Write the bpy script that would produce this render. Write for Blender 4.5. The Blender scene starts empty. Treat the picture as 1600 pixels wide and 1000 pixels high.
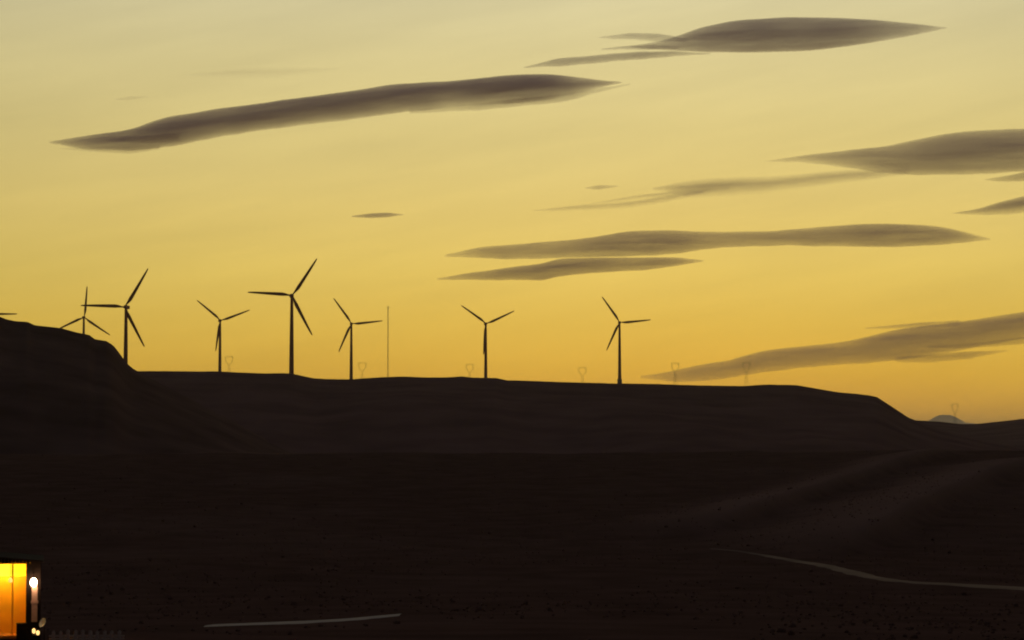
import bpy, bmesh, math, random
import numpy as np
from mathutils import Vector, Matrix, noise

random.seed(7)
S = bpy.context.scene
COL = S.collection

# ------------------------------------------------------------------ camera
F = 3608.0                       # focal length in photo pixels (1600 wide)
PITCH = math.atan(190.0 / F)     # the true horizon lies 190 photo pixels under the centre
cam_d = bpy.data.cameras.new('camera')
cam = bpy.data.objects.new('camera', cam_d)
COL.objects.link(cam)
cam.location = (0, 0, 0)
cam.rotation_euler = (math.pi / 2 + PITCH, 0, 0)
cam_d.sensor_fit = 'HORIZONTAL'
cam_d.sensor_width = 36.0
cam_d.lens = 36.0 * F / 1600.0
cam_d.clip_start = 0.1
cam_d.clip_end = 300000.0
S.camera = cam

# ------------------------------------------------------------------ render
S.render.engine = 'CYCLES'
S.view_settings.view_transform = 'Standard'
S.view_settings.look = 'None'
S.view_settings.exposure = 0.0
S.view_settings.gamma = 1.0
S.view_settings.use_curve_mapping = False
S.cycles.use_denoising = True
S.cycles.max_bounces = 5
S.cycles.diffuse_bounces = 3
S.cycles.glossy_bounces = 2
S.cycles.transmission_bounces = 2
S.cycles.volume_bounces = 2
S.cycles.transparent_max_bounces = 48
S.cycles.use_adaptive_sampling = False
S.cycles.caustics_reflective = False
S.cycles.caustics_refractive = False
S.cycles.pixel_filter_type = 'BLACKMAN_HARRIS'
S.cycles.filter_width = 2.0      # the phone's soft lens

# ------------------------------------------------------------------ sky (dusk)
W = bpy.data.worlds.new('World')
S.world = W
W.use_nodes = True
nt = W.node_tree
N, L = nt.nodes, nt.links
N.clear()


def node(tree, kind, **kw):
    n = tree.nodes.new(kind)
    for k, v in kw.items():
        setattr(n, k, v)
    return n


def math_node(tree, op, a, b=None, c=None):
    n = tree.nodes.new('ShaderNodeMath')
    n.operation = op
    for i, v in enumerate((a, b, c)):
        if v is None:
            continue
        if isinstance(v, (int, float)):
            n.inputs[i].default_value = v
        else:
            tree.links.new(v, n.inputs[i])
    return n.outputs[0]


SUN_AZ = 4.0                     # degrees right of the view axis
sky = node(nt, 'ShaderNodeTexSky', sky_type='NISHITA', sun_disc=False)
sky.sun_elevation = math.radians(-1.5)
sky.sun_rotation = math.radians(SUN_AZ)
sky.air_density = 1.0
sky.dust_density = 1.0
sky.ozone_density = 1.0
tc = node(nt, 'ShaderNodeTexCoord')
sep = node(nt, 'ShaderNodeSeparateXYZ')
L.new(tc.outputs['Generated'], sep.inputs[0])
el = math_node(nt, 'MULTIPLY', math_node(nt, 'ARCSINE', sep.outputs[2]), 180 / math.pi)
az = math_node(nt, 'MULTIPLY', math_node(nt, 'ARCTAN2', sep.outputs[0], sep.outputs[1]), 180 / math.pi)
ramp = node(nt, 'ShaderNodeValToRGB')
ramp.color_ramp.interpolation = 'LINEAR'
# sunset glow by elevation (degrees, linear colour)
GLOW = [(-2.0, (.64, .33, .038)), (0.6, (.68, .385, .042)), (1.7, (.67, .43, .047)), (3.0, (.67, .47, .068)),
        (4.2, (.69, .51, .097)), (5.8, (.68, .515, .132)), (7.8, (.66, .53, .180)), (9.5, (.65, .545, .230)),
        (11.0, (.63, .55, .280)), (14.0, (.54, .48, .30)), (20.0, (.34, .30, .25)), (32.0, (.15, .125, .13)),
        (55.0, (.045, .040, .048)), (90.0, (.024, .022, .030))]
E0, E1 = -2.0, 90.0
cr = ramp.color_ramp
while len(cr.elements) < len(GLOW):
    cr.elements.new(0.5)
for e_, (deg, c) in zip(cr.elements, GLOW):
    e_.position = ((deg - E0) / (E1 - E0)) ** 0.5
for e_, (deg, c) in zip(cr.elements, GLOW):
    e_.color = (*c, 1)
fac = math_node(nt, 'POWER', math_node(nt, 'MAXIMUM', math_node(nt, 'DIVIDE', math_node(nt, 'SUBTRACT', el, E0), E1 - E0), 0.0), 0.5)
L.new(fac, ramp.inputs[0])
# the glow fades with the angle away from the set sun
q = math_node(nt, 'DIVIDE', math_node(nt, 'SUBTRACT', az, SUN_AZ), 40.0)
fall = math_node(nt, 'EXPONENT', math_node(nt, 'MULTIPLY', math_node(nt, 'MULTIPLY', q, q), -1.0))
# thin high cirrus streaks
comb = node(nt, 'ShaderNodeCombineXYZ')
L.new(math_node(nt, 'MULTIPLY', az, 0.11), comb.inputs[0])
L.new(math_node(nt, 'SUBTRACT', math_node(nt, 'MULTIPLY', el, 0.75), math_node(nt, 'MULTIPLY', az, 0.10)), comb.inputs[1])
nz = node(nt, 'ShaderNodeTexNoise')
nz.inputs['Scale'].default_value = 1.0
nz.inputs['Detail'].default_value = 4.0
nz.inputs['Roughness'].default_value = 0.5
L.new(comb.outputs[0], nz.inputs['Vector'])
comb2 = node(nt, 'ShaderNodeCombineXYZ')
L.new(math_node(nt, 'MULTIPLY', az, 0.22), comb2.inputs[0])
L.new(math_node(nt, 'SUBTRACT', math_node(nt, 'MULTIPLY', el, 2.2), math_node(nt, 'MULTIPLY', az, 0.42)), comb2.inputs[1])
nz2 = node(nt, 'ShaderNodeTexNoise')
nz2.inputs['Scale'].default_value = 1.0
nz2.inputs['Detail'].default_value = 5.0
nz2.inputs['Roughness'].default_value = 0.55
L.new(comb2.outputs[0], nz2.inputs['Vector'])
streak = math_node(nt, 'ADD', math_node(nt, 'MULTIPLY_ADD', nz.outputs[0], 0.26, 0.87), math_node(nt, 'MULTIPLY_ADD', nz2.outputs[0], 0.12, -0.06))
glow_f = math_node(nt, 'MULTIPLY', fall, streak)
bg1 = node(nt, 'ShaderNodeBackground')
L.new(sky.outputs[0], bg1.inputs[0])
bg1.inputs[1].default_value = 0.12
bg2 = node(nt, 'ShaderNodeBackground')
L.new(ramp.outputs[0], bg2.inputs[0])
L.new(glow_f, bg2.inputs[1])
add = node(nt, 'ShaderNodeAddShader')
L.new(bg1.outputs[0], add.inputs[0])
L.new(bg2.outputs[0], add.inputs[1])
wo = node(nt, 'ShaderNodeOutputWorld')
L.new(add.outputs[0], wo.inputs[0])

# ------------------------------------------------------------------ helpers
CP, SP = math.cos(PITCH), math.sin(PITCH)


def ray(px, py):
    """direction (forward y = about 1) of a photo pixel"""
    x, u = (px - 800) / F, (500 - py) / F
    return Vector((x, CP - u * SP, SP + u * CP))


def at(px, py, depth):
    r = ray(px, py)
    return r * (depth / r.y)


def az_el(px, py):
    r = ray(px, py)
    return math.atan2(r.x, r.y), r.z / math.hypot(r.x, r.y)


def tag(o, label=None, cat=None, group=None, kind=None):
    for k, v in (('label', label), ('category', cat), ('group', group), ('kind', kind)):
        if v:
            o[k] = v
    return o


def mesh_obj(name, bm, mat, parent=None, smooth=False):
    me = bpy.data.meshes.new(name)
    bmesh.ops.recalc_face_normals(bm, faces=bm.faces[:])
    bm.to_mesh(me)
    bm.free()
    if mat:
        me.materials.append(mat)
    if smooth:
        for p in me.polygons:
            p.use_smooth = True
    o = bpy.data.objects.new(name, me)
    COL.objects.link(o)
    if parent:
        o.parent = parent
    return o


def empty(name, loc, rz=0.0):
    o = bpy.data.objects.new(name, None)
    COL.objects.link(o)
    o.location = loc
    o.rotation_euler = (0, 0, rz)
    o.empty_display_size = 0.2
    return o


def box(bm, x0, x1, y0, y1, z0, z1):
    v = [bm.verts.new(p) for p in ((x0, y0, z0), (x1, y0, z0), (x1, y1, z0), (x0, y1, z0),
                                   (x0, y0, z1), (x1, y0, z1), (x1, y1, z1), (x0, y1, z1))]
    for f in ((0, 3, 2, 1), (4, 5, 6, 7), (0, 1, 5, 4), (1, 2, 6, 5), (2, 3, 7, 6), (3, 0, 4, 7)):
        bm.faces.new([v[i] for i in f])


def bar(bm, a, b, r0, r1=None, n=6):
    a, b = Vector(a), Vector(b)
    r1 = r0 if r1 is None else r1
    d = (b - a).normalized()
    u = d.orthogonal().normalized()
    w = d.cross(u)
    ra, rb = [], []
    for i in range(n):
        t = 2 * math.pi * i / n
        o = u * math.cos(t) + w * math.sin(t)
        ra.append(bm.verts.new(a + o * r0))
        rb.append(bm.verts.new(b + o * r1))
    for i in range(n):
        j = (i + 1) % n
        bm.faces.new((ra[i], ra[j], rb[j], rb[i]))
    bm.faces.new(ra)
    bm.faces.new(rb)


def lathe(bm, prof, n=20, c=(0, 0, 0)):
    rings = []
    for r, z in prof:
        rings.append([bm.verts.new((c[0] + max(r, 1e-4) * math.cos(2 * math.pi * i / n),
                                    c[1] + max(r, 1e-4) * math.sin(2 * math.pi * i / n), c[2] + z)) for i in range(n)])
    for a, b in zip(rings, rings[1:]):
        for i in range(n):
            j = (i + 1) % n
            bm.faces.new((a[i], a[j], b[j], b[i]))
    bm.faces.new(rings[0])
    bm.faces.new(rings[-1])


def copy_tree(o, parent=None):
    c = o.copy()
    COL.objects.link(c)
    if parent:
        c.parent = parent
        c.matrix_parent_inverse = o.matrix_parent_inverse.copy()
    for ch in list(o.children):
        copy_tree(ch, c)
    return c


def material(name, color, rough=0.8, var=0.0, scale=1.0, metallic=0.0, color2=None, detail=5.0, bump=0.0, coord='Object', spec=0.5):
    m = bpy.data.materials.new(name)
    m.use_nodes = True
    t = m.node_tree
    b = t.nodes['Principled BSDF']
    b.inputs['Roughness'].default_value = rough
    b.inputs['Metallic'].default_value = metallic
    b.inputs['Specular IOR Level'].default_value = spec
    c2 = color2 or tuple(min(1, c * (1 + var)) for c in color)
    c1 = color if color2 else tuple(c * (1 - var) for c in color)
    tcn = t.nodes.new('ShaderNodeTexCoord')
    n = t.nodes.new('ShaderNodeTexNoise')
    n.inputs['Scale'].default_value = scale
    n.inputs['Detail'].default_value = detail
    t.links.new(tcn.outputs[coord], n.inputs['Vector'])
    r = t.nodes.new('ShaderNodeValToRGB')
    r.color_ramp.elements[0].position = 0.32
    r.color_ramp.elements[1].position = 0.68
    r.color_ramp.elements[0].color = (*c1, 1)
    r.color_ramp.elements[1].color = (*c2, 1)
    t.links.new(n.outputs[0], r.inputs[0])
    t.links.new(r.outputs[0], b.inputs['Base Color'])
    if bump:
        bn = t.nodes.new('ShaderNodeBump')
        bn.inputs['Strength'].default_value = 0.6
        bn.inputs['Distance'].default_value = bump
        t.links.new(n.outputs[0], bn.inputs['Height'])
        t.links.new(bn.outputs[0], b.inputs['Normal'])
    return m


def emitter(name, color, strength):
    m = bpy.data.materials.new(name)
    m.use_nodes = True
    b = m.node_tree.nodes['Principled BSDF']
    b.inputs['Base Color'].default_value = (.8, .8, .8, 1)
    b.inputs['Emission Color'].default_value = (*color, 1)
    b.inputs['Emission Strength'].default_value = strength
    return m


# value noise for the heightfields
_rng = np.random.default_rng(11)
_tab = _rng.random((256, 256))


def vnoise(x, y):
    xi, yi = np.floor(x).astype(int), np.floor(y).astype(int)
    fx, fy = x - xi, y - yi
    fx, fy = fx * fx * (3 - 2 * fx), fy * fy * (3 - 2 * fy)
    g = lambda a, b: _tab[a % 256, b % 256]
    return (g(xi, yi) * (1 - fx) + g(xi + 1, yi) * fx) * (1 - fy) + (g(xi, yi + 1) * (1 - fx) + g(xi + 1, yi + 1) * fx) * fy - 0.5


def fbm(x, y, octv=4, gain=0.5):
    s, a = 0, 1.0
    for k in range(octv):
        s = s + a * vnoise(x * 2 ** k + 17.3 * k, y * 2 ** k + 5.1 * k)
        a *= gain
    return s


def grid_obj(name, X, Y, Z, mat, wrap=False):
    """heightfield from 2-D arrays [radial, angular]"""
    nr, na = X.shape
    me = bpy.data.meshes.new(name)
    co = np.stack([X, Y, Z], -1).reshape(-1, 3)
    ia = np.arange(na if wrap else na - 1)
    ir = np.arange(nr - 1)
    I, A = np.meshgrid(ir, ia, indexing='ij')
    B = (A + 1) % na
    quads = np.stack([I * na + A, I * na + B, (I + 1) * na + B, (I + 1) * na + A], -1).reshape(-1, 4)
    quads = quads[:, ::-1]
    me.vertices.add(len(co))
    me.vertices.foreach_set('co', co.astype(np.float32).ravel())
    me.loops.add(quads.size)
    me.loops.foreach_set('vertex_index', quads.astype(np.int32).ravel())
    me.polygons.add(len(quads))
    me.polygons.foreach_set('loop_start', (np.arange(len(quads)) * 4).astype(np.int32))
    me.polygons.foreach_set('use_smooth', np.ones(len(quads), dtype=bool))
    me.update(calc_edges=True)
    me.validate()
    me.materials.append(mat)
    o = bpy.data.objects.new(name, me)
    COL.objects.link(o)
    o['kind'] = 'structure'
    return o


def sstep(a, b, x):
    t = np.clip((x - a) / (b - a), 0, 1)
    return t * t * (3 - 2 * t)


# ------------------------------------------------------------------ terrain
PD = np.array([0, 15, 30, 60, 100, 150, 200, 300, 450, 560, 650, 720, 850, 1100, 2000, 6000, 52000.])
PZ = np.array([-1.9, -2.6, -3.9, -6.0, -8.6, -11.4, -13.3, -14.0, -9.2, -4.9, -2.5, -4.5, -10, -16, -22, -32, -32.])
PAD = at(-17, 1003, 98.0)         # level yard of the shed


def base_hit(px, py):
    """a spot on the smooth valley profile"""
    r = ray(px, py)
    ds = np.linspace(60, 660, 4000)
    under = np.interp(ds * math.hypot(r.x, r.y) / r.y, PD, PZ) > ds * r.z / r.y
    k = np.argmax(under) if under.any() else -1
    return ds[k] * r.x / r.y, ds[k]


# crests of the spurs that come down into the valley on the right (far end last)
SPURS = [([(1060, 850), (1120, 832), (1190, 808), (1255, 784), (1330, 757), (1400, 734), (1460, 716), (1500, 709)], 2.4, 9),
         ([(1260, 880), (1340, 853), (1400, 824), (1470, 786), (1540, 756), (1600, 735), (1680, 720)], 2.8, 11)]
SPURS = [(np.array([base_hit(*p) for p in pts]), h, w) for pts, h, w in SPURS]


def spur(x, y, P, w):
    """0..1: how far up a spur a point is; the near side falls off steeply"""
    best = np.full(np.shape(x), 1e9)
    side = np.ones(np.shape(x))
    along = np.zeros(np.shape(x))
    n = len(P) - 1
    for k in range(n):
        a, b = P[k], P[k + 1]
        d = b - a
        ln = math.hypot(*d)
        d = d / ln
        t = np.clip((x - a[0]) * d[0] + (y - a[1]) * d[1], 0, ln)
        qx, qy = a[0] + d[0] * t, a[1] + d[1] * t
        dd = np.hypot(x - qx, y - qy)
        m = dd < best
        best = np.where(m, dd, best)
        side = np.where(m, (x - a[0]) * -d[1] + (y - a[1]) * d[0], side)
        along = np.where(m, (k + t / ln) / n, along)
    best = np.where(side > 0, best / (1.35 * w), best / (.24 * w))
    best = best * (1 + .35 * fbm(x / 22.0 + 4, y / 40.0, 3))
    return np.exp(-best ** 2) * sstep(0, .25, along) * (1 - .6 * sstep(.8, 1, along))


def dry_lit_tone(x, y):
    """pale tone: light painted on the spur backs, pale grass on brow and patches"""
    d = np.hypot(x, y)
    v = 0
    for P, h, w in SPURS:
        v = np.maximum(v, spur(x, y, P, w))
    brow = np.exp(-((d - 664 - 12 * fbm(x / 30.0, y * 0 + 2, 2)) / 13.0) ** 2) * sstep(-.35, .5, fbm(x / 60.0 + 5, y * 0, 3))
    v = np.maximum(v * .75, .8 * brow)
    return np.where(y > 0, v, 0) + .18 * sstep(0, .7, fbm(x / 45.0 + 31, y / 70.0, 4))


def ground_z(x, y):
    x, y = np.asarray(x, float), np.asarray(y, float)
    d = np.hypot(x, y)
    z = np.interp(d, PD, PZ)
    z = (z + np.interp(d * 1.06 + 2, PD, PZ) + np.interp(d * 0.94, PD, PZ)) / 3
    rough = sstep(120, 420, d)
    z = z + rough * (1.5 * fbm(x / 110.0, y / 150.0, 3) + 0.12 * fbm(x / 16.0 + 9, y / 22.0, 3))
    z = z + 0.14 * sstep(25, 60, d) * fbm(x / 14.0 + 3, y / 18.0 + 8, 3)
    z = z + 1.1 * np.exp(-((d - 655) / 45.0) ** 2) * fbm(x / 17.0, y / 60.0, 3)
    front = (y > 0)
    for P, h, w in SPURS:
        z = z + front * h * spur(x, y, P, w)
    m = np.exp(-(np.hypot((x - PAD.x) / 14.0, (y - PAD.y - 2) / 8.0)) ** 4)
    z = z * (1 - m) + PAD.z * m
    return z


def gz(x, y):
    return float(ground_z(np.array([x]), np.array([y]))[0])


M_ground = material('dry_brush_soil', (.125, .071, .056), 0.95, scale=0.16, color2=(.185, .105, .085), detail=9, bump=0.25, spec=0.0)
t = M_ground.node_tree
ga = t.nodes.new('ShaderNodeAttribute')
ga.attribute_name = 'dry_lit'
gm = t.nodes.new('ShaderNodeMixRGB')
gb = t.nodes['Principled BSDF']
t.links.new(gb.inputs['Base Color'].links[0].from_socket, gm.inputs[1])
gm.inputs[2].default_value = (.34, .215, .18, 1)  # pale mix colour, also paints the light along the spur backs
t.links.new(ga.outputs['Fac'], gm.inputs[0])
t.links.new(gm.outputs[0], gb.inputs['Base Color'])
M_mesa = material('dry_grass_slope', (.19, .105, .10), 0.95, scale=0.02, color2=(.29, .165, .155), detail=9, bump=0.8, spec=0.0)
M_rock = material('rocky_hillside', (.13, .074, .065), 0.95, scale=0.03, color2=(.22, .13, .115), detail=10, bump=1.0, spec=0.0)
M_snow = material('snow_and_rock', (.5, .48, .48), 0.8, scale=0.0006, color2=(.85, .84, .84), detail=8, spec=0.1)
M_track = material('pale_gravel', (.15, .088, .068), 0.9, scale=0.12, color2=(.36, .235, .18), detail=8, spec=0.1)
M_conc = material('pale_concrete', (.46, .39, .37), 0.8, scale=0.8, color2=(.56, .48, .46), detail=6, spec=.15)

# one ground sheet to the horizon, fine inside the view
fine = np.linspace(-17, 17, 560)
a_deg = np.concatenate([np.linspace(-180, -17, 82)[:-1], fine, np.linspace(17, 180, 82)[1:-1]])
r_near = np.concatenate([[0.5, 4, 8, 14, 20, 28, 36, 46, 56, 66, 74], np.linspace(80, 340, 150), np.linspace(342, 720, 170),
                         np.linspace(740, 1100, 14), [1400, 2000, 3500, 6000, 12000, 25000, 51000]])
R_, A_ = np.meshgrid(r_near, np.radians(a_deg), indexing='ij')
gx, gy = R_ * np.sin(A_), R_ * np.cos(A_)
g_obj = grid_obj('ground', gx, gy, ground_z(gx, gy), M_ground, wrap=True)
g_at = g_obj.data.attributes.new('dry_lit', 'FLOAT', 'POINT')
g_at.data.foreach_set('value', np.clip(dry_lit_tone(gx, gy), 0, 1).astype(np.float32).ravel())

# --- the mesa: crest line given where the photograph shows it, built at its own distance
CREST = [(-1500, 640), (-400, 590), (-100, 578), (226, 580), (344, 581), (440, 583), (456, 584), (470, 587), (490, 591), (550, 592),
         (605, 590), (640, 588.5), (700, 589), (722, 588), (738, 590), (775, 591), (792, 595), (860, 597), (970, 599.5), (1050, 600.5),
         (1110, 602), (1160, 602.5), (1200, 600.8), (1245, 601.5), (1272, 606), (1318, 613.5), (1358, 617.5), (1370, 620),
         (1396, 637), (1420, 653), (1436, 659), (1470, 672), (1540, 690), (1700, 720), (2600, 760)]
LEFT = [(-2200, 560), (-700, 440), (-200, 474), (-60, 490), (-15, 494), (0, 496), (10, 500), (24, 503), (43, 504), (54, 509), (72, 511), (96, 514),
        (120, 521), (141, 525), (147, 531), (166, 533.5), (177, 540), (185, 550), (192, 560), (199, 569), (208, 577), (224, 586),
        (260, 604), (330, 640), (420, 690), (560, 740), (1000, 800), (3000, 900)]
RIGHT = [(-1000, 800), (1000, 740), (1250, 700), (1380, 664), (1430, 656.5), (1470, 658.5), (1503, 662), (1520, 662.5), (1560, 659), (1600, 654.5),
         (1700, 646), (2000, 640), (2800, 660)]


def crest_fn(pts):
    ae = [az_el(px, py) for px, py in pts]
    A = np.array([a for a, e in ae])
    E = np.array([e for a, e in ae])
    return lambda a: np.interp(a, A, E)


def landform(name, pts, d_front, d_crest, d_back, behind, mat, z_foot, nz_amp, gully, az_lim, n_az, fall_back=0.0, power=1.0, seed=0):
    e = crest_fn(pts)
    a = np.radians(np.linspace(-az_lim, az_lim, n_az))
    rr = np.concatenate([np.linspace(d_front, d_crest, 90), np.linspace(d_crest, d_back, 26)[1:]])
    R, A = np.meshgrid(rr, a, indexing='ij')
    X, Y = R * np.sin(A), R * np.cos(A)
    ec = e(A)
    zc = ec * d_crest
    t = np.clip((R - d_front) / (d_crest - d_front), 0, 1)
    tt = t ** power
    zf = z_foot + (zc - z_foot) * tt
    # gullies running down the face, none on the rim
    zf = zf + gully * (1 - t) ** 0.6 * sstep(0, .15, t) * fbm(X / 70.0 + seed, Y / 260.0, 4) * np.clip((zc - z_foot) / 40, 0.2, 1)
    zb = ec * (d_crest + behind * (R - d_crest)) - fall_back * np.maximum(R - d_crest, 0)
    Z = np.where(R <= d_crest, zf, zb)
    Z = Z + nz_amp * fbm(X / 30.0 + seed, Y / 200.0, 4) * sstep(.2, 1, t)
    Z[0] = np.minimum(Z[0], z_foot - 8)
    Z[-1] = -60
    Z[:, 0] = -60
    Z[:, -1] = -60
    return grid_obj(name, X, Y, Z, mat)


landform('mesa', CREST, 930, 1600, 5200, .90, M_mesa, -18, 0.7, 9.0, 24, 900, power=.9)
landform('hill', LEFT, 760, 1100, 1900, .2, M_rock, -16, 1.0, 6.0, 30, 900, fall_back=0.02, power=.85, seed=40)
landform('hill', RIGHT, 1500, 2600, 4200, .5, M_mesa, -22, 0.7, 6.0, 24, 700, fall_back=0.01, power=.9, seed=80)

# far snowy peak
MT_D = 47000.0
mc = at(1476, 648, MT_D)
base = -40.0
n1, n2 = 70, 40
xs = np.linspace(-2000, 2000, n1)
ys = np.linspace(-1700, 1700, n2)
XX, YY = np.meshgrid(xs, ys, indexing='ij')
px_m = MT_D / F
prof = np.interp(xs / px_m, [-160, -60, -30, -23, -15, -9, -4, 3, 8, 14, 22, 30, 70, 160], [-8, -4, 0, 2.5, 7.5, 10.5, 11.0, 10.6, 10.8, 8.5, 4.5, -1, -5, -8])
zp = at(1476, 659, MT_D).z
H = zp + prof[:, None] * px_m
H = base + (H - base) * np.exp(-(YY / 980.0) ** 2) + 34 * fbm(XX / 300.0, YY / 300.0, 4) * (np.abs(YY) > 110)
H[0] = H[-1] = base
H[:, 0] = H[:, -1] = base
grid_obj('mountain', (XX + mc.x).T, (YY + mc.y).T, H.T, M_snow)


# --- pale dirt track on the right and the strip of paving on the left, draped over the ground
def hit(px, py):
    """where a photo pixel's line of sight meets the ground"""
    r = ray(px, py)
    ds = np.linspace(60, 700, 6000)
    zz = ground_z(ds * r.x / r.y, ds) - ds * r.z / r.y
    k = np.argmax(zz > 0)
    return Vector((ds[k] * r.x / r.y, ds[k], 0))


ROADS = []


def strip(name, pts, widths, mat, lift=0.03, n=160, across=None, cross=6):
    P = np.array([(p.x, p.y) for p in pts])
    s = np.concatenate([[0], np.cumsum(np.hypot(*np.diff(P, axis=0).T))])
    u = np.linspace(0, s[-1], n)
    cx, cy = np.interp(u, s, P[:, 0]), np.interp(u, s, P[:, 1])
    k = np.ones(9) / 9
    for arr in (cx, cy):
        sm = np.convolve(np.pad(arr, 4, mode='edge'), k, 'valid')
        arr[4:-4] = sm[4:-4]
    w = np.interp(u, s, widths)
    ROADS.append(list(zip(cx, cy)))
    tx, ty = np.gradient(cx), np.gradient(cy)
    ln = np.hypot(tx, ty)
    nx, ny = -ty / ln, tx / ln
    if across:
        nx, ny = nx * 0, ny * 0 + 1
    v = np.linspace(-.5, .5, cross)
    edge = np.ones((n, cross))
    edge[:, 0] += .5 * fbm(u / 3.0, u * 0 + 1, 3)
    edge[:, -1] += .5 * fbm(u / 3.0, u * 0 + 7, 3)
    off = w[:, None] * v[None, :] * edge
    X = cx[:, None] + nx[:, None] * off
    Y = cy[:, None] + ny[:, None] * off
    Z = ground_z(X, Y) + lift
    Z[:, 0] -= lift * 1.5
    Z[:, -1] -= lift * 1.5
    return grid_obj(name, X.T, Y.T, Z.T, mat)


track_px = [(1110, 858), (1150, 861), (1195, 868), (1240, 876), (1280, 882), (1320, 892), (1360, 902), (1415, 910), (1500, 914), (1600, 920), (1680, 925)]
strip('dirt_road', [hit(*p) for p in track_px], [.4, .7, 1.2, 1.8, 2.2, 2.6, 2.6, 3.0, 4.0, 5.0, 5.5], M_track, lift=0.06)
pave_px = [(328, 978), (400, 975.5), (480, 972.5), (560, 967.5), (626, 961)]
strip('road', [hit(*p) for p in pave_px], [6.5, 6.3, 6.0, 5.2, 3.6], M_conc, lift=0.06, across=(0, 1))

# --- low scrub scattered over the valley floor and slopes
M_scrub = material('dry_scrub', (.18, .105, .085), 0.95, scale=0.9, color2=(.28, .17, .14), detail=4, spec=0.0)
_r = np.random.default_rng(5)
NS = 12000
sd = 88 + (660 - 88) * _r.random(NS)
sa = np.radians(_r.uniform(-17, 17, NS))
sx, sy = sd * np.sin(sa), sd * np.cos(sa)
ok = (np.hypot(sx - PAD.x, (sy - PAD.y - 2)) > 9) & (fbm(sx / 25.0, sy / 35.0, 3) + .35 * _r.random(NS) > .0)
for c_ in ROADS:                       # nothing grows on the tracks or close in front of them
    for cx_, cy_ in c_[::2]:
        ok &= ~((np.abs(sx - cx_) < 2.0) & (sy > cy_ - 11) & (sy < cy_ + 5))
sx, sy = sx[ok], sy[ok]
ss = _r.uniform(.06, .15, len(sx)) * (1 + 1.0 * (_r.random(len(sx)) > .95))
bm = bmesh.new()
bmesh.ops.create_icosphere(bm, subdivisions=1, radius=1)
iv = np.array([v.co[:] for v in bm.verts])
ifc = np.array([[v.index for v in f.verts] for f in bm.faces])
bm.free()
ns, nv = len(sx), len(iv)
V = iv[None] * _r.uniform(.65, 1.25, (ns, nv, 1)) * ss[:, None, None]
V[..., 2] *= .75
V[..., 2] += (ss * .35)[:, None]
V[..., 0] += sx[:, None]
V[..., 1] += sy[:, None]
V[..., 2] += ground_z(sx, sy)[:, None]
FC = (ifc[None] + (np.arange(ns) * nv)[:, None, None]).reshape(-1, 3)
me = bpy.data.meshes.new('scrub')
me.vertices.add(ns * nv)
me.vertices.foreach_set('co', V.astype(np.float32).ravel())
me.loops.add(FC.size)
me.loops.foreach_set('vertex_index', FC.astype(np.int32).ravel())
me.polygons.add(len(FC))
me.polygons.foreach_set('loop_start', (np.arange(len(FC)) * 3).astype(np.int32))
me.update(calc_edges=True)
me.materials.append(M_scrub)
so = bpy.data.objects.new('scrub', me)
COL.objects.link(so)
so['kind'] = 'stuff'

# ------------------------------------------------------------------ haze
bm = bmesh.new()
box(bm, -52000, 52000, -52000, 52000, -75, 420)
hz = mesh_obj('haze', bm, None)
mh = bpy.data.materials.new('dusk_haze')
mh.use_nodes = True
t = mh.node_tree
t.nodes.clear()
pv = t.nodes.new('ShaderNodeVolumePrincipled')
pv.inputs['Color'].default_value = (.93, .87, .84, 1)
pv.inputs['Density'].default_value = 2.5e-5
pv.inputs['Anisotropy'].default_value = 0.72
om = t.nodes.new('ShaderNodeOutputMaterial')
t.links.new(pv.outputs[0], om.inputs['Volume'])
hz.data.materials.append(mh)
hz['kind'] = 'stuff'


# ------------------------------------------------------------------ clouds
def cloud_material(name, density, slope, tilt, albedo=(.78, .62, .84), g=0.5):
    m = bpy.data.materials.new(name)
    m.use_nodes = True
    t = m.node_tree
    t.nodes.clear()
    v = t.nodes.new('ShaderNodeVolumePrincipled')
    v.inputs['Color'].default_value = (*albedo, 1)
    v.inputs['Anisotropy'].default_value = g
    # thin drawn-out layers and fibres of vapour
    tcn = t.nodes.new('ShaderNodeTexCoord')
    sp = t.nodes.new('ShaderNodeSeparateXYZ')
    t.links.new(tcn.outputs['Object'], sp.inputs[0])
    cb = t.nodes.new('ShaderNodeCombineXYZ')
    t.links.new(math_node(t, 'MULTIPLY', sp.outputs[0], 1 / 900.0), cb.inputs[0])
    t.links.new(math_node(t, 'MULTIPLY', sp.outputs[1], 1 / 4000.0), cb.inputs[1])
    t.links.new(math_node(t, 'MULTIPLY', math_node(t, 'SUBTRACT', sp.outputs[2], math_node(t, 'ADD', math_node(t, 'MULTIPLY', sp.outputs[0], slope), math_node(t, 'MULTIPLY', sp.outputs[1], tilt))), 1 / 75.0), cb.inputs[2])
    nn = t.nodes.new('ShaderNodeTexNoise')
    nn.inputs['Scale'].default_value = 1.0
    nn.inputs['Detail'].default_value = 3.0
    nn.inputs['Roughness'].default_value = 0.6
    t.links.new(cb.outputs[0], nn.inputs['Vector'])
    amt = math_node(t, 'MAXIMUM', math_node(t, 'MULTIPLY_ADD', nn.outputs[0], 1.1, .45), 0.1)
    t.links.new(math_node(t, 'MULTIPLY', amt, density), v.inputs['Density'])
    o = t.nodes.new('ShaderNodeOutputMaterial')
    t.links.new(v.outputs[0], o.inputs['Volume'])
    return m


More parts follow.
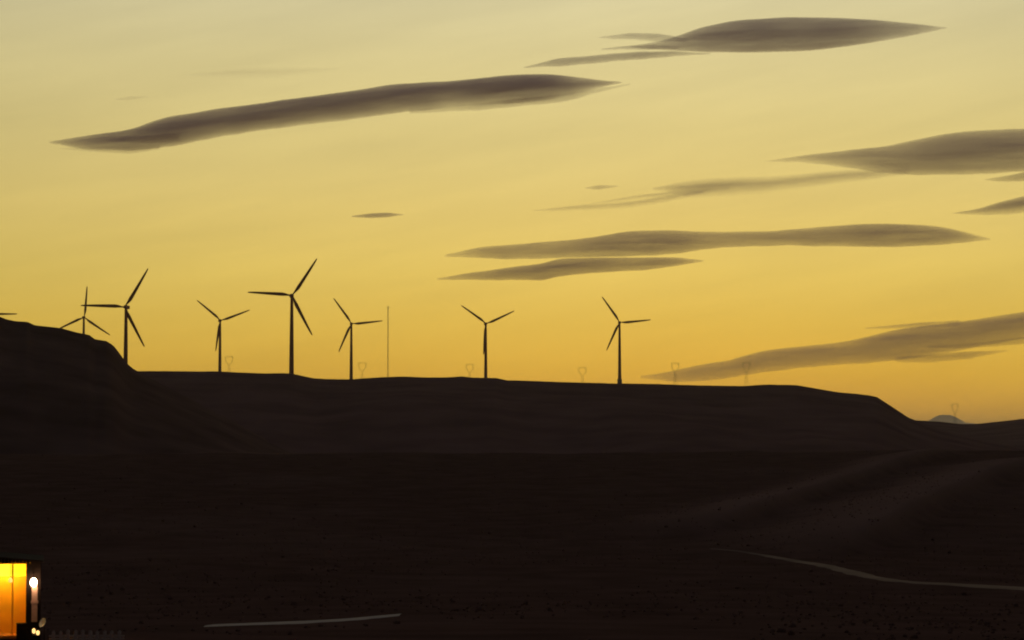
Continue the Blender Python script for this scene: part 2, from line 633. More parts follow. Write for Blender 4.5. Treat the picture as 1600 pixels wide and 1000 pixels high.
def cloud_body(name, top, bot, dist, tau, parent=None, wisp=1.0, seed=0.0, p_top=.26, p_bot=.42, deep=2.2):
    """closed lens: top and bottom edge lines of the cloud, its own depth, soft because it thins out at the rims"""
    m_px = dist / F
    x0, x1 = top[0][0], top[-1][0]
    nx = max(24, int((x1 - x0) / 4))
    xs = np.linspace(x0, x1, nx)
    tx, ty = np.array(top, float).T
    bx, by = np.array(bot, float).T
    T = np.interp(xs, tx, ty)
    B = np.interp(xs, bx, by)
    for arr in (T, B):                     # round the corners of the edge lines
        k = max(3, nx // 16) | 1
        pad = k // 2
        sm = np.convolve(np.pad(arr, pad, mode='edge'), np.ones(k) / k, 'valid')
        arr[1:-1] = sm[1:-1]
    T = T + wisp * 0.7 * np.array([noise.fractal(Vector((x / 46.0, seed, 1.7)), 1.0, 2.0, 4) for x in xs])
    B = B + wisp * 1.1 * np.array([noise.fractal(Vector((x / 38.0, seed, 9.1)), 1.0, 2.0, 4) for x in xs])
    th = np.maximum(B - T, 0.3)
    mid = T + th * .38
    tmax = th.max()
    Wd = deep * tmax * m_px * (th / tmax) ** .65 + 2
    pc = at((x0 + x1) / 2, float(np.mean(mid)), dist)
    tilt = pc.z / pc.y                    # the sheet of cloud rises away from the viewer
    hs = [(-1.0, 0)] + [(-h, 1) for h in (.93, .8, .6, .35, .15)] + [(0, 1)] + [(h, 1) for h in (.15, .35, .6, .8, .93)] + [(1.0, 0)]
    bm = bmesh.new()
    rings = []
    for i in range(nx):
        c = at(xs[i], mid[i], dist)
        up, dn = (mid[i] - T[i]) * m_px, (B[i] - mid[i]) * m_px
        jit = 1 + .10 * noise.noise(Vector((xs[i] / 90.0, seed + 4, 0)))
        front, back, lo, hi = [], [], None, None
        for h, f in hs:
            z = c.z + (-h * dn if h > 0 else -h * up)
            p = p_bot if h > 0 else p_top
            w = Wd[i] * (1 - abs(h)) ** p * jit
            if not f:
                v = bm.verts.new((c.x, c.y, z))
                if h < 0:
                    hi = v
                else:
                    lo = v
            else:
                front.append(bm.verts.new((c.x, c.y - w, z - w * tilt)))
                back.append(bm.verts.new((c.x, c.y + w, z + w * tilt)))
        rings.append([hi] + front + [lo] + back[::-1])
    n = len(rings[0])
    for a, b in zip(rings, rings[1:]):
        for k in range(n):
            j = (k + 1) % n
            bm.faces.new((a[k], a[j], b[j], b[k]))
    bm.faces.new(rings[0])
    bm.faces.new(rings[-1])
    mat = cloud_material('cloud_vapour', tau / (2 * Wd.max()), float(-(mid[-1] - mid[0]) / (xs[-1] - xs[0])), tilt)
    o = mesh_obj(name, bm, mat, parent)
    return o


CG = 'lenticular clouds over the wind farm'
# 1 long dark cloud, upper left
c = cloud_body('cloud', [(78, 222), (130, 212), (200, 203), (232, 194), (250, 184), (330, 171), (480, 151), (560, 140), (610, 131), (720, 125), (800, 116), (860, 115), (920, 123), (972, 128)],
               [(78, 223), (110, 231), (150, 235), (205, 237), (260, 232), (330, 217), (420, 203), (540, 189), (640, 175), (740, 165), (830, 162), (900, 148), (972, 129)], 26000, 3.0, seed=1, p_bot=.62)
tag(c, 'long dark slanting cloud alone across the upper left of the sky', 'cloud', CG)
cloud_body('wisp', [(95, 232), (140, 229), (200, 228), (250, 226)], [(95, 233), (140, 237), (200, 241), (250, 234)], 25600, .5, parent=c, seed=2)
cloud_body('wisp', [(110, 219), (160, 214), (220, 212), (280, 208)], [(110, 221), (160, 222), (220, 224), (280, 222)], 25300, .6, parent=c, seed=38)
cloud_body('wisp', [(640, 172), (760, 160), (880, 146), (985, 130)], [(640, 178), (760, 172), (880, 160), (985, 132)], 25600, .7, parent=c, seed=3)
# 2 dark lens, upper right
c = cloud_body('cloud', [(985, 72), (1030, 64), (1062, 55), (1100, 41), (1150, 31), (1230, 26), (1310, 27), (1370, 31), (1430, 37), (1480, 43)],
               [(985, 74), (1040, 79), (1110, 83), (1200, 83), (1270, 80), (1340, 71), (1410, 59), (1480, 44)], 24000, 2.3, seed=5, wisp=.6, p_top=.22, p_bot=.28)
tag(c, 'dark smooth lens shaped cloud, highest of all, at the upper right', 'cloud', CG)
cloud_body('wisp', [(935, 58), (985, 51), (1030, 52), (1075, 60)], [(935, 60), (985, 62), (1030, 66), (1075, 66)], 23600, .8, parent=c, seed=6)
cloud_body('wisp', [(818, 105), (870, 91), (930, 86), (1000, 80), (1060, 80), (1110, 82)], [(818, 106), (880, 104), (940, 98), (1010, 93), (1060, 88), (1110, 85)], 23600, 1.0, parent=c, seed=7)
cloud_body('wisp', [(940, 76), (980, 71), (1020, 70), (1060, 72)], [(940, 78), (980, 78), (1020, 78), (1060, 77)], 23200, .7, parent=c, seed=37)
# 3 big cloud off the right edge
c = cloud_body('cloud', [(1195, 252), (1260, 242), (1330, 234), (1390, 228), (1450, 214), (1510, 204), (1600, 200), (1700, 204), (1900, 236)],
               [(1195, 253), (1260, 254), (1320, 262), (1380, 272), (1450, 275), (1540, 273), (1620, 268), (1720, 262), (1900, 240)], 30000, 2.05, seed=9)
tag(c, 'thick brown cloud cut by the right edge, tapering left to a point', 'cloud', CG)
c = cloud_body('cloud', [(1020, 293), (1060, 284), (1120, 277), (1220, 274), (1320, 265), (1420, 262)],
               [(1020, 297), (1080, 311), (1160, 307), (1260, 294), (1340, 284), (1420, 274)], 31000, .85, seed=11, p_top=.9, p_bot=1.1)
cloud_body('wisp', [(835, 328), (900, 320), (980, 314), (1040, 305), (1100, 297)], [(835, 331), (900, 330), (980, 326), (1050, 316), (1100, 303)], 31500, .5, parent=c, seed=12, p_top=.9, p_bot=1.1)
cloud_body('wisp', [(925, 317), (1000, 303), (1060, 297), (1140, 291)], [(925, 320), (1000, 312), (1070, 307), (1140, 297)], 32000, .4, parent=c, seed=36, p_top=.9, p_bot=1.1)
tag(c, 'faint hazy brown cloud trailing left beneath the thick right edge cloud', 'cloud', CG)
# 4 small one at the right edge
c = cloud_body('cloud', [(1488, 333), (1530, 326), (1570, 314), (1605, 305), (1680, 300), (1760, 318)],
               [(1488, 334), (1540, 337), (1580, 336), (1620, 330), (1690, 326), (1760, 320)], 33000, 1.7, seed=13, p_bot=.7)
tag(c, 'short pointed brown cloud at the right edge under the thick cloud', 'cloud', CG)
c = cloud_body('cloud', [(1538, 280), (1570, 275), (1600, 268), (1680, 262)], [(1538, 282), (1570, 285), (1600, 284), (1680, 270)], 29000, .9, seed=14)
tag(c, 'small grey cloud scrap just under the thick cloud at the right edge', 'cloud', CG)
# 5 long middle cloud
c = cloud_body('cloud', [(695, 399), (740, 387), (820, 380), (900, 374), (950, 367), (980, 360), (1040, 359), (1120, 362), (1200, 361), (1270, 355), (1330, 350), (1400, 349), (1460, 352), (1500, 361), (1548, 374)],
               [(695, 401), (760, 404), (820, 406), (900, 403), (980, 401), (1050, 399), (1090, 391), (1150, 386), (1230, 384), (1320, 386), (1400, 387), (1470, 383), (1548, 375)], 36000, 1.75, seed=16, p_bot=.3)
tag(c, 'long thin brown cloud with a wavy top, across the middle right', 'cloud', CG)
c = cloud_body('cloud', [(683, 435), (740, 425), (800, 417), (850, 411), (870, 404), (930, 402), (1000, 402), (1060, 402), (1100, 407)],
               [(683, 437), (740, 438), (800, 438), (850, 439), (870, 433), (910, 428), (980, 424), (1040, 419), (1100, 408)], 36500, 1.85, seed=18, p_bot=.3)
tag(c, 'shorter brown cloud tucked close under the long wavy cloud', 'cloud', CG)
# 6 low cloud rising to the right, behind the pylons
c = cloud_body('cloud', [(1000, 588), (1050, 580), (1090, 570), (1150, 562), (1175, 550), (1250, 541), (1330, 533), (1380, 520), (1440, 508), (1500, 503), (1560, 493), (1620, 484), (1750, 480), (1900, 510)],
               [(1000, 590), (1050, 598), (1110, 596), (1180, 584), (1260, 574), (1340, 569), (1420, 562), (1480, 552), (1540, 540), (1620, 526), (1750, 522), (1900, 514)], 42000, 1.7, seed=20, p_bot=.4)
tag(c, 'lowest brown cloud, rising from the plateau edge to the right edge', 'cloud', CG)
cloud_body('wisp', [(1352, 512), (1400, 507), (1450, 503), (1500, 500)], [(1352, 514), (1400, 514), (1450, 512), (1500, 510)], 41500, .7, parent=c, seed=21)
cloud_body('wisp', [(1400, 558), (1460, 553), (1510, 549), (1574, 547)], [(1400, 566), (1450, 567), (1510, 562), (1574, 549)], 41000, .8, parent=c, seed=22)
cloud_body('wisp', [(1450, 540), (1520, 536), (1600, 526), (1700, 520)], [(1450, 545), (1520, 544), (1600, 538), (1700, 530)], 41000, .7, parent=c, seed=23)
# small scraps
c = cloud_body('cloud', [(550, 337), (580, 333), (605, 332), (632, 335)], [(550, 339), (580, 341), (605, 340), (632, 336)], 30000, 1.3, seed=25, wisp=.4)
tag(c, 'tiny dark cloud scrap above the tallest turbine', 'cloud', CG)
c = cloud_body('cloud', [(915, 293), (935, 289), (965, 290)], [(915, 295), (935, 297), (965, 292)], 30000, .55, seed=27, wisp=.4)
tag(c, 'tiny faint cloud scrap left of the hazy trailing cloud', 'cloud', CG)
c = cloud_body('cloud', [(290, 117), (360, 107), (430, 104), (530, 106)], [(290, 119), (360, 124), (430, 125), (530, 110)], 27000, .16, seed=29, p_top=1.0, p_bot=1.2)
tag(c, 'barely visible pale cloud streak above the long dark cloud', 'cloud', CG)
c = cloud_body('cloud', [(180, 154), (205, 150), (232, 150)], [(180, 157), (205, 157), (232, 152)], 27000, .2, seed=31, wisp=.4)
tag(c, 'tiny barely visible cloud scrap at the far upper left', 'cloud', CG)

# ------------------------------------------------------------------ wind turbines
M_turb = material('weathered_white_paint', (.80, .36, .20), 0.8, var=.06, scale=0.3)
M_steel = material('galvanised_steel', (.20, .19, .18), 0.6, var=.1, scale=2.0)


def blade_bm(Rb=45.0):
    bm = bmesh.new()
    sec = [(1.2, 1.2, 1.2, 0), (3.0, 1.4, 1.1, 0), (6.5, 2.5, .85, 14), (10, 3.4, .7, 11), (16, 3.1, .55, 8), (24, 2.7, .45, 5), (33, 2.2, .34, 3), (40, 1.7, .24, 1), (44, 1.15, .14, 0), (Rb, .5, .06, 0)]
    rings = []
    for k, (r, ch0, thk, tw) in enumerate(sec):
        ring = []
        for i in range(10):
            a = 2 * math.pi * i / 10
            ch = ch0 * 1.08
            x = math.cos(a) * ch / 2 + (ch * .18 if r > 5 else 0)
            y = math.sin(a) * thk / 2 * (1.3 if math.cos(a) > 0 else .8)
            t = math.radians(tw)
            bend = -1.6 * (r / Rb) ** 2
            ring.append(bm.verts.new((x * math.cos(t) - y * math.sin(t), x * math.sin(t) + y * math.cos(t) + bend, r)))
        rings.append(ring)
    for a, b in zip(rings, rings[1:]):
        for i in range(10):
            j = (i + 1) % 10
            bm.faces.new((a[i], a[j], b[j], b[i]))
    bm.faces.new(rings[0])
    bm.faces.new(rings[-1])
    return bm


HT = 82.0


def make_turbine():
    t = empty('wind_turbine', (0, 0, 0))
    bm = bmesh.new()
    lathe(bm, [(2.7, -6), (2.55, 0), (2.5, 1), (2.25, 20), (1.95, 45), (1.6, 70), (1.45, HT - 1.6)], 24)
    mesh_obj('tower', bm, M_turb, t, True)
    bm = bmesh.new()
    lathe(bm, [(3.4, -6.0), (3.4, .3), (2.75, .35), (2.75, .5)], 20)
    mesh_obj('foundation', bm, M_conc, t)
    bm = bmesh.new()
    box(bm, -1.7, 1.7, -2.6, 7.6, HT - 1.6, HT + 1.9)
    bmesh.ops.bevel(bm, geom=bm.edges[:], offset=.6, segments=3, affect='EDGES', profile=.6)
    mesh_obj('nacelle', bm, M_turb, t, True)
    bm = bmesh.new()
    lathe(bm, [(0, 0), (.7, .25), (1.3, .9), (1.6, 1.9), (1.65, 2.9), (1.5, 3.5)], 20)
    bmesh.ops.transform(bm, verts=bm.verts[:], matrix=Matrix.Translation((0, -6.2, HT)) @ Matrix.Rotation(-math.pi / 2, 4, 'X'))
    mesh_obj('hub', bm, M_turb, t, True)
    me = None
    for k in range(3):
        if me is None:
            b = mesh_obj('blade', blade_bm(), M_turb, t, True)
            me = b.data
        else:
            b = bpy.data.objects.new('blade', me)
            COL.objects.link(b)
            b.parent = t
        b.location = (0, -4.3, HT)
        b['k'] = k
    return t


def set_rotor(t, deg):
    """deg: angle of the first blade, anticlockwise from the right as seen from the front"""
    k = 0
    for ch in t.children:
        if ch.name.startswith('blade'):
            ch.rotation_euler = (0, math.radians(90 - deg - 120 * k), 0)
            k += 1


TG = 'wind turbines along the plateau'
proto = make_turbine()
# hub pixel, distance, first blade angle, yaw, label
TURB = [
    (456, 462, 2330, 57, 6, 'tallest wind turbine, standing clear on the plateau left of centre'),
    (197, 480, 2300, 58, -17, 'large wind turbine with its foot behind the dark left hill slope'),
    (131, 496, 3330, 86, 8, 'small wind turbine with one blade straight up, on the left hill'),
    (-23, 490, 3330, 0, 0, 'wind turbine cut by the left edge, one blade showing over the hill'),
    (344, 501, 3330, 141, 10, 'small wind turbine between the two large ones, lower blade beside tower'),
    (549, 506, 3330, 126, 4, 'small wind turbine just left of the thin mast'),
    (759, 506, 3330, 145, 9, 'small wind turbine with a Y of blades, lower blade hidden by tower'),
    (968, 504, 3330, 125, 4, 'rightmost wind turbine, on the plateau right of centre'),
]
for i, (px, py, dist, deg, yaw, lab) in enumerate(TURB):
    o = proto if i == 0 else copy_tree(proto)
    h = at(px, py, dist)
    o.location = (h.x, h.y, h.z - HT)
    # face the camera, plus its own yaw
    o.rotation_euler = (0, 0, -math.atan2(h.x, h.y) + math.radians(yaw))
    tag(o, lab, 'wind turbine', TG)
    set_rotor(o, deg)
for o in bpy.data.objects:
    if 'k' in o:
        del o['k']

# ------------------------------------------------------------------ met mast
mp = at(606, 592, 2350)
top_z = at(606, 478, 2350).z
mast = empty('measuring_mast', (mp.x, mp.y, mp.z - 4))
tag(mast, 'thin lattice measuring mast right of a small turbine', 'mast')
Hm = top_z - mp.z + 4
bm = bmesh.new()
tri = [(.55 * math.cos(a), .55 * math.sin(a)) for a in (math.pi / 2, math.pi * 7 / 6, math.pi * 11 / 6)]
for x, y in tri:
    bar(bm, (x, y, 0), (x, y, Hm), .10, n=5)
z, k = 0.0, 0
while z < Hm - 1.5:
    for i in range(3):
        a, b = tri[i], tri[(i + 1) % 3]
        bar(bm, (*a, z), (*b, z + 1.5), .045, n=4)
        bar(bm, (*a, z), (*b, z), .04, n=4)
    z += 1.5
mesh_obj('lattice_column', bm, M_steel, mast)
for a in (math.pi / 2, math.pi * 7 / 6, math.pi * 11 / 6):
    bm = bmesh.new()
    for f in (.45, .9):
        bar(bm, (0, 0, Hm * f), (34 * math.cos(a), 34 * math.sin(a), -2), .02, n=4)
    mesh_obj('guy_wire', bm, M_steel, mast)
bm = bmesh.new()
bar(bm, (-1.6, 0, Hm - 2), (1.6, 0, Hm - 2), .06)
for s in (-1.6, 1.6):
    bar(bm, (s, 0, Hm - 2), (s, 0, Hm - 1.2), .05)
    lathe(bm, [(.05, 0), (.22, .05), (.22, .2), (.05, .25)], 8, (s, 0, Hm - 1.2))
mesh_obj('wind_sensor', bm, M_steel, mast)


# ------------------------------------------------------------------ pylons
def make_pylon():
    t = empty('power_pylon', (0, 0, 0))
    H1, H2, H3 = 20.0, 25.0, 38.0
    r = .07
    bm = bmesh.new()
    for sx in (-1, 1):
        for sy in (-1, 1):
            bar(bm, (3.2 * sx, 3.2 * sy, -6), (1.1 * sx, 1.1 * sy, H1), r, n=4)
    nlev = 7
    for k in range(nlev):
        z0, z1 = H1 * k / nlev, H1 * (k + 1) / nlev
        w0, w1 = 2.7 - 1.6 * k / nlev, 2.7 - 1.6 * (k + 1) / nlev
        for a, b in (((-1, -1), (1, -1)), ((1, -1), (1, 1)), ((1, 1), (-1, 1)), ((-1, 1), (-1, -1))):
            bar(bm, (a[0] * w0, a[1] * w0, z0), (b[0] * w1, b[1] * w1, z1), .035, n=4)
            bar(bm, (b[0] * w0, b[1] * w0, z0), (a[0] * w1, a[1] * w1, z1), .035, n=4)
    mesh_obj('body', bm, M_steel, t)
    bm = bmesh.new()
    out = [(-1.1, H1), (-5.0, H2), (-7.6, H2 + 5.0), (-6.6, H2 + 10), (-4.6, H3 - 2)]
    inn = [(0, H1 + 1.5), (-3.9, H2 + .8), (-6.3, H2 + 5.0), (-5.5, H2 + 9.6), (-4.0, H3 - 3.2)]
    for m in (1, -1):
        for sy in (-.8, .8):
            for p, q_ in zip(out, out[1:]):
                bar(bm, (p[0] * m, sy, p[1]), (q_[0] * m, sy, q_[1]), r, n=4)
            for p, q_ in zip(inn, inn[1:]):
                bar(bm, (p[0] * m, sy, p[1]), (q_[0] * m, sy, q_[1]), r, n=4)
            for p, q_ in zip(out, inn):
                bar(bm, (p[0] * m, sy, p[1]), (q_[0] * m, sy, q_[1]), .035, n=4)
            for p, q_ in zip(out, inn[1:]):
                bar(bm, (p[0] * m, sy, p[1]), (q_[0] * m, sy, q_[1]), .035, n=4)
    mesh_obj('head_frame', bm, M_steel, t)
    bm = bmesh.new()
    for sy in (-.8, .8):
        bar(bm, (-8.5, sy, H3 - 2), (8.5, sy, H3 - 2), .08, n=4)
        bar(bm, (-6.0, sy, H3 - .4), (6.0, sy, H3 - .4), .06, n=4)
        for k in range(8):
            x0 = -7 + 2 * k - 1
            bar(bm, (x0, sy, H3 - 2), (x0 + 1, sy, H3 - .4), .03, n=4)
            bar(bm, (x0 + 1, sy, H3 - .4), (x0 + 2, sy, H3 - 2), .03, n=4)
    mesh_obj('crossarm', bm, M_steel, t)
    for m in (-7.8, 0, 7.8):
        bm = bmesh.new()
        lathe(bm, [(.06, 0), (.18, -.3), (.08, -.6), (.18, -.9), (.08, -1.2), (.18, -1.5), (.06, -1.9)], 6, (m, 0, H3 - 2.1))
        mesh_obj('insulator', bm, M_steel, t)
    return t


PG = 'power pylons behind the plateau rim'
pyl = make_pylon()
PYL = [(358, 556, 4300, 20, 'faint pylon at the foot of the small turbine between the large ones'),
       (566, 566, 4300, 10, 'faint pylon between a small turbine and the thin mast'),
       (734, 568, 4300, 15, 'faint pylon just left of the turbine with a Y of blades'),
       (910, 573, 4300, 5, 'pylon with a ring shaped head left of the rightmost turbine'),
       (1055, 566, 3900, 25, 'faint pylon in front of the low cloud tip'),
       (1166, 565, 3900, 20, 'rightmost pylon on the plateau, against the low cloud'),
       (1492, 630, 4000, 30, 'faint pylon by the snowy peak at the far right')]
for i, (px, py, dist, yaw, lab) in enumerate(PYL):
    o = pyl if i == 0 else copy_tree(pyl)
    p = at(px, py, dist)
    o.location = (p.x, p.y, p.z - 38)
    o.rotation_euler = (0, 0, math.radians(yaw))
    tag(o, lab, 'pylon', PG)

# ------------------------------------------------------------------ lamp lit shed at the lower left
BD = 98.0
P0 = at(-19.6, 1003, BD)
U = BD / F                       # metres per photo pixel there
gxp = lambda px: (px + 17) * U   # shed-local x from a photo column
gzp = lambda py: (1003 - py) * U
M_wall = material('dark_stained_boards', (.030, .017, .012), 0.85, var=.3, scale=6, spec=.1)
M_roof = material('dark_roof_sheet', (.030, .018, .014), 0.8, var=.2, scale=3, spec=.1)
M_ochre = material('ochre_painted_wall', (.80, .42, .025), 0.7, var=.08, scale=2.0)
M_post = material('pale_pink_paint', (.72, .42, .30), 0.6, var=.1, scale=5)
M_floor = material('ochre_floor', (.45, .20, .05), 0.6, var=.15, scale=3)
M_dark = material('black_painted_wood', (.018, .012, .010), 0.8, var=.2, scale=5, spec=.1)
M_brass = material('yellow_brass', (.75, .52, .18), 0.35, var=.1, scale=8, metallic=.6)
M_white = material('white_enamel', (.85, .83, .80), 0.4, var=.05, scale=8)

SY = math.radians(11.5)          # the front faces the viewer
shed = empty('shed', (P0.x, P0.y, P0.z), SY)


def yard(x, y):
    return P0 + Vector((x * math.cos(SY) - y * math.sin(SY), x * math.sin(SY) + y * math.cos(SY), 0))


tag(shed, 'small dark shed with an open front glowing yellow inside', 'shed')
XL, XR = gxp(-97), gxp(63)
OL, OR = gxp(-75), gxp(41)
OT, OB = gzp(884), gzp(994)
EV = gzp(880)                    # eaves
RD = gzp(873)                    # ridge
DEP = 4.2
# front wall in upright boards either side of the opening
bm = bmesh.new()


def boards(x0, x1, z0, ztop):
    n = max(1, round((x1 - x0) / .15))
    w = (x1 - x0) / n
    for i in range(n):
        a = x0 + w * i
        d = random.uniform(0, .012)
        zt = ztop((a + w / 2))
        box(bm, a + .004, a + w - .004, -d, .10, z0, zt)


roofline = lambda x: RD - (RD - EV) * abs(x) / XR
boards(XL, OL, -.4, lambda x: roofline(x) + .02)
boards(OR, XR, -.4, lambda x: roofline(x) + .02)
boards(OL, OR, OT + .05, lambda x: roofline(x) + .02)
mesh_obj('front_wall', bm, M_wall, shed)
for nm, x0, x1 in (('side_wall', XL, XL + .1), ('side_wall', XR - .1, XR)):
    bm = bmesh.new()
    n = 26
    for i in range(n):
        y0 = .102 + (DEP - .102) * i / n
        d = random.uniform(0, .012)
        if x0 < 0:
            box(bm, x0 - d, x1, y0 + .003, y0 + (DEP - .102) / n - .003, -.4, EV - .04)
        else:
            box(bm, x0, x1 + d, y0 + .003, y0 + (DEP - .102) / n - .003, -.4, EV - .04)
    mesh_obj(nm, bm, M_wall, shed)
bm = bmesh.new()
v = [bm.verts.new(p) for p in ((XL, DEP, -.4), (XR, DEP, -.4), (XR, DEP, EV - .05), (0, DEP, RD - .05), (XL, DEP, EV - .05))]
f = bm.faces.new(v)
r_ = bmesh.ops.extrude_face_region(bm, geom=[f])
bmesh.ops.translate(bm, verts=[e for e in r_['geom'] if isinstance(e, bmesh.types.BMVert)], vec=(0, .1, 0))
mesh_obj('back_wall', bm, M_wall, shed)
# roof: two pitched sheets with overhang
for s in (-1, 1):
    bm = bmesh.new()
    xe = XR + .12
    ze = EV - (RD - EV) / XR * .12
    a = [(0, -.12, RD), (s * xe, -.12, ze), (s * xe, DEP + .3, ze), (0, DEP + .3, RD)]
    lo = [bm.verts.new((x, y, z)) for x, y, z in a]
    up = [bm.verts.new((x, y, z + .07)) for x, y, z in a]
    bm.faces.new(lo)
    bm.faces.new(up)
    for i in range(4):
        j = (i + 1) % 4
        bm.faces.new((lo[i], lo[j], up[j], up[i]))
    # standing seams
    for i in range(9):
        y0 = -.08 + i * (DEP + .35) / 8.2
        pts = [(s * .02, RD + .068), (s * (xe - .01), ze + .068)]
        bar(bm, (pts[0][0], y0, pts[0][1]), (pts[1][0], y0, pts[1][1]), .02, n=4)
    mesh_obj('roof', bm, M_roof, shed)
# room inside
bm = bmesh.new()
box(bm, OL - .3, OR + .16, 1.55, 1.60, OB, OT + .1)
mesh_obj('inner_wall', bm, M_ochre, shed)
for x0, x1 in ((OL - .35, OL - .30), (OR + .165, OR + .215)):
    bm = bmesh.new()
    box(bm, x0, x1, .105, 1.6, OB, OT + .1)
    mesh_obj('inner_wall', bm, M_ochre, shed)
bm = bmesh.new()
box(bm, OL - .3, OR + .16, .105, 1.545, OT + .105, OT + .15)
mesh_obj('ceiling', bm, M_ochre, shed)
bm = bmesh.new()
box(bm, OL, OR, -.02, 1.545, OB - .12, OB - .005)
mesh_obj('floor', bm, M_floor, shed)
# glowing yellow light panel hung along the top of the opening
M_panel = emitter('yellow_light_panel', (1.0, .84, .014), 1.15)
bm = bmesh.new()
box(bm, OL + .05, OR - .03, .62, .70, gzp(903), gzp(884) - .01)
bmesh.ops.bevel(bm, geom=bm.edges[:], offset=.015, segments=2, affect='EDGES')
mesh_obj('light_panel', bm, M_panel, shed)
M_tube = emitter('warm_tube', (1.0, .68, .13), 44.0)
bm = bmesh.new()
bar(bm, (OL + .3, .98, OT - .22), (OR - .12, .98, OT - .22), .04, n=10)
mesh_obj('light_tube', bm, M_tube, shed)
bm = bmesh.new()
bar(bm, (gxp(20), .55, OB), (gxp(20), .55, OT + .1), .035, n=10)
mesh_obj('support_pole', bm, M_ochre, shed)
bm = bmesh.new()
lathe(bm, [(.02, .12), (.05, .1), (.10, 0), (.09, -.07), (.02, -.10)], 14, (gxp(16.5), .42, gzp(909)))
mesh_obj('hanging_lamp', bm, emitter('amber_bulb', (1.0, .66, .10), 1.0), shed)
bm = bmesh.new()
bar(bm, (gxp(16.5), .42, gzp(909) + .12), (gxp(16.5), .42, OT + .10), .008, n=5)
mesh_obj('lamp_cord', bm, M_dark, shed)
# dark frame and pale corner post under the outside lamp
bm = bmesh.new()
box(bm, OR - .005, OR + .17, -.06, -.014, OB - .1, OT + .035)
box(bm, OL - .17, OL + .005, -.06, -.014, OB - .1, OT + .035)
box(bm, OL - .12, OR + .12, -.06, -.014, OT + .038, OT + .09)
mesh_obj('door_frame', bm, M_dark, shed)
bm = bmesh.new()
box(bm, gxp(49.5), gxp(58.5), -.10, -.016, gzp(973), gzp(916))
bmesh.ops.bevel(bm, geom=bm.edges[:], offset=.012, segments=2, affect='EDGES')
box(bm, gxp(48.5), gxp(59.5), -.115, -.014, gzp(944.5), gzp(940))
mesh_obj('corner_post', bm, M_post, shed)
lamp_c = (gxp(52.3), -.34, gzp(911))
bm = bmesh.new()
bmesh.ops.create_uvsphere(bm, u_segments=20, v_segments=12, radius=.155)
bmesh.ops.scale(bm, verts=bm.verts[:], vec=(.92, .92, 1.2))
bmesh.ops.translate(bm, verts=bm.verts[:], vec=lamp_c)
mesh_obj('globe_lamp', bm, emitter('white_globe', (1.0, .70, .42), 26.0), shed, True)
bm = bmesh.new()
bar(bm, (lamp_c[0], -.02, lamp_c[2] + .30), (lamp_c[0], lamp_c[1], lamp_c[2] + .30), .02)
bar(bm, (lamp_c[0], lamp_c[1], lamp_c[2] + .31), (lamp_c[0], lamp_c[1], lamp_c[2] + .20), .02)
mesh_obj('lamp_bracket', bm, M_dark, shed)

# dark crate standing in the right of the doorway
bm = bmesh.new()
cw, chh = gxp(43) - gxp(27), gzp(974) - gzp(1003)
crate = empty('crate', yard((gxp(27) + gxp(43)) / 2, -.62), SY)
tag(crate, 'dark wooden crate in front of the glowing doorway, right side', 'crate')
for k in range(5):
    z0 = .02 + chh * k / 5
    bm = bmesh.new()
    box(bm, -cw / 2, cw / 2, -.22, -.20, z0, z0 + chh / 5 - .02)
    box(bm, -cw / 2, cw / 2, .20, .22, z0, z0 + chh / 5 - .02)
    box(bm, -cw / 2, -cw / 2 + .02, -.198, .198, z0, z0 + chh / 5 - .02)
    box(bm, cw / 2 - .02, cw / 2, -.198, .198, z0, z0 + chh / 5 - .02)
    mesh_obj('slat', bm, M_dark, crate)
bm = bmesh.new()
box(bm, -cw / 2 + .025, cw / 2 - .025, -.195, .195, .0, .03)
mesh_obj('base', bm, M_dark, crate)
bm = bmesh.new()
box(bm, -cw / 2 - .01, cw / 2 + .01, -.23, .23, chh, chh + .025)
mesh_obj('lid', bm, M_dark, crate)

# small lantern on a dark block at the foot of the lit post
bc = at(56, 991, BD - .55)
lantern = empty('lantern', (bc.x, bc.y, gz(bc.x, bc.y)), SY)
hb = at(56, 992.5, BD - .55).z - lantern.location.z
tag(lantern, 'small lantern glowing gold at the foot of the lamp lit post', 'lantern')
bm = bmesh.new()
box(bm, -.15, .15, -.13, .13, -.1, hb)
bmesh.ops.bevel(bm, geom=bm.edges[:], offset=.015, segments=1, affect='EDGES')
mesh_obj('base', bm, M_dark, lantern)
M_amber = emitter('amber_glass', (1.0, .60, .20), 1.5)
for x0, x1, z0, z1 in ((-.15, -.02, .08, .28), (.01, .15, .01, .19)):
    bm = bmesh.new()
    box(bm, x0, x1, -.10, .10, hb + z0, hb + z1)
    bmesh.ops.bevel(bm, geom=bm.edges[:], offset=.03, segments=2, affect='EDGES')
    mesh_obj('glass', bm, M_amber, lantern)
bm = bmesh.new()
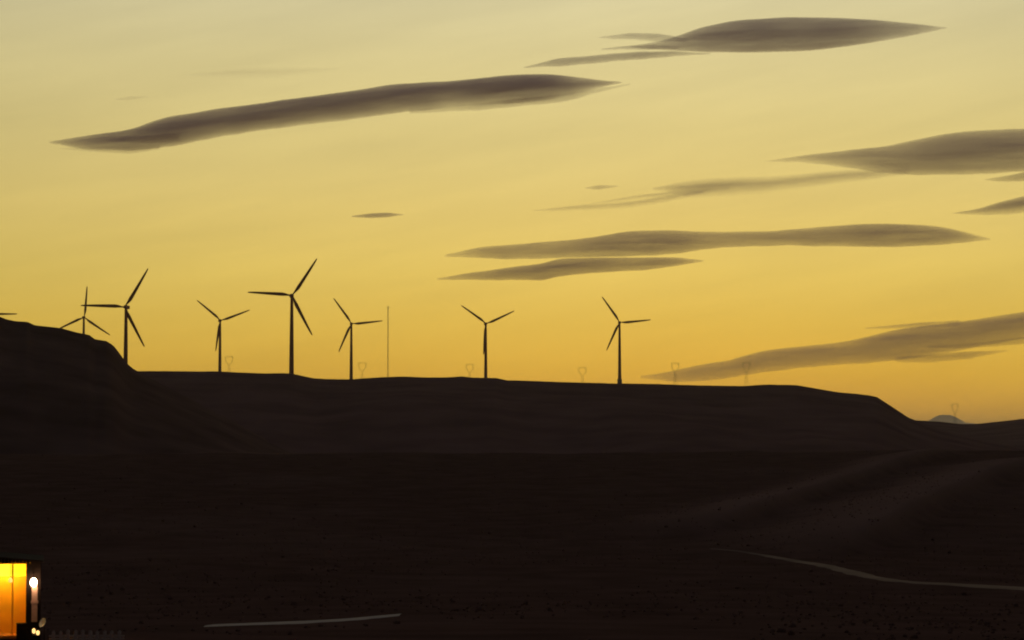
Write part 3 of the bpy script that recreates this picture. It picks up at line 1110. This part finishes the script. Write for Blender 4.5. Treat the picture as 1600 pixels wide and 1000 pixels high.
box(bm, -.016, .006, -.11, .11, hb, hb + .29)
mesh_obj('frame', bm, M_dark, lantern)

# white dish, tilted, right of the shed
dc = at(69, 974, BD - .3)
dish = empty('dish', (dc.x, dc.y, gz(dc.x, dc.y)))
tag(dish, 'small white round dish on a short stake beside the shed', 'dish')
hd = dc.z - dish.location.z
bm = bmesh.new()
lathe(bm, [(0, 0), (.08, .012), (.15, .045), (.20, .10), (.205, .10), (.155, .035), (.08, 0), (0, -.012)], 20)
bmesh.ops.transform(bm, verts=bm.verts[:], matrix=Matrix.Translation((0, 0, hd)) @ Matrix.Rotation(math.radians(-58), 4, 'Y') @ Matrix.Rotation(math.radians(40), 4, 'X'))
mesh_obj('bowl', bm, M_white, dish, True)
bm = bmesh.new()
bar(bm, (0, .03, -.3), (0, .03, hd - .02), .018, n=8)
mesh_obj('stake', bm, M_dark, dish)

# picket fence right of the shed
M_picket = material('grey_weathered_wood', (.74, .62, .58), 0.8, var=.15, scale=9)
f0 = at(84, 984, BD - 1.0)
fb = gz(f0.x, f0.y)
fence = empty('picket_fence', (f0.x, f0.y, fb))
tag(fence, 'low grey picket fence at the bottom edge beside the shed', 'fence')
fh = f0.z - fb
step = 11.2 * U
for i in range(10):
    hh = fh + random.uniform(-.04, .03)
    bm = bmesh.new()
    x = i * step + random.uniform(-.012, .012)
    w = .068 + random.uniform(-.008, .008)
    pv_ = [(x - w, 0), (x + w, 0), (x + w, hh - .06), (x, hh), (x - w, hh - .06)]
    a = [bm.verts.new((px, -.012, z - (.25 if z == 0 else 0))) for px, z in pv_]
    b = [bm.verts.new((px, .012, z - (.25 if z == 0 else 0))) for px, z in pv_]
    bm.faces.new(a)
    bm.faces.new(b)
    for k in range(5):
        j = (k + 1) % 5
        bm.faces.new((a[k], a[j], b[j], b[k]))
    mesh_obj('picket', bm, M_picket, fence)
for zz in (.18, max(.3, fh - .3)):
    bm = bmesh.new()
    box(bm, -.2, 9 * step + .2, .014, .05, zz, zz + .07)
    mesh_obj('rail', bm, M_picket, fence)
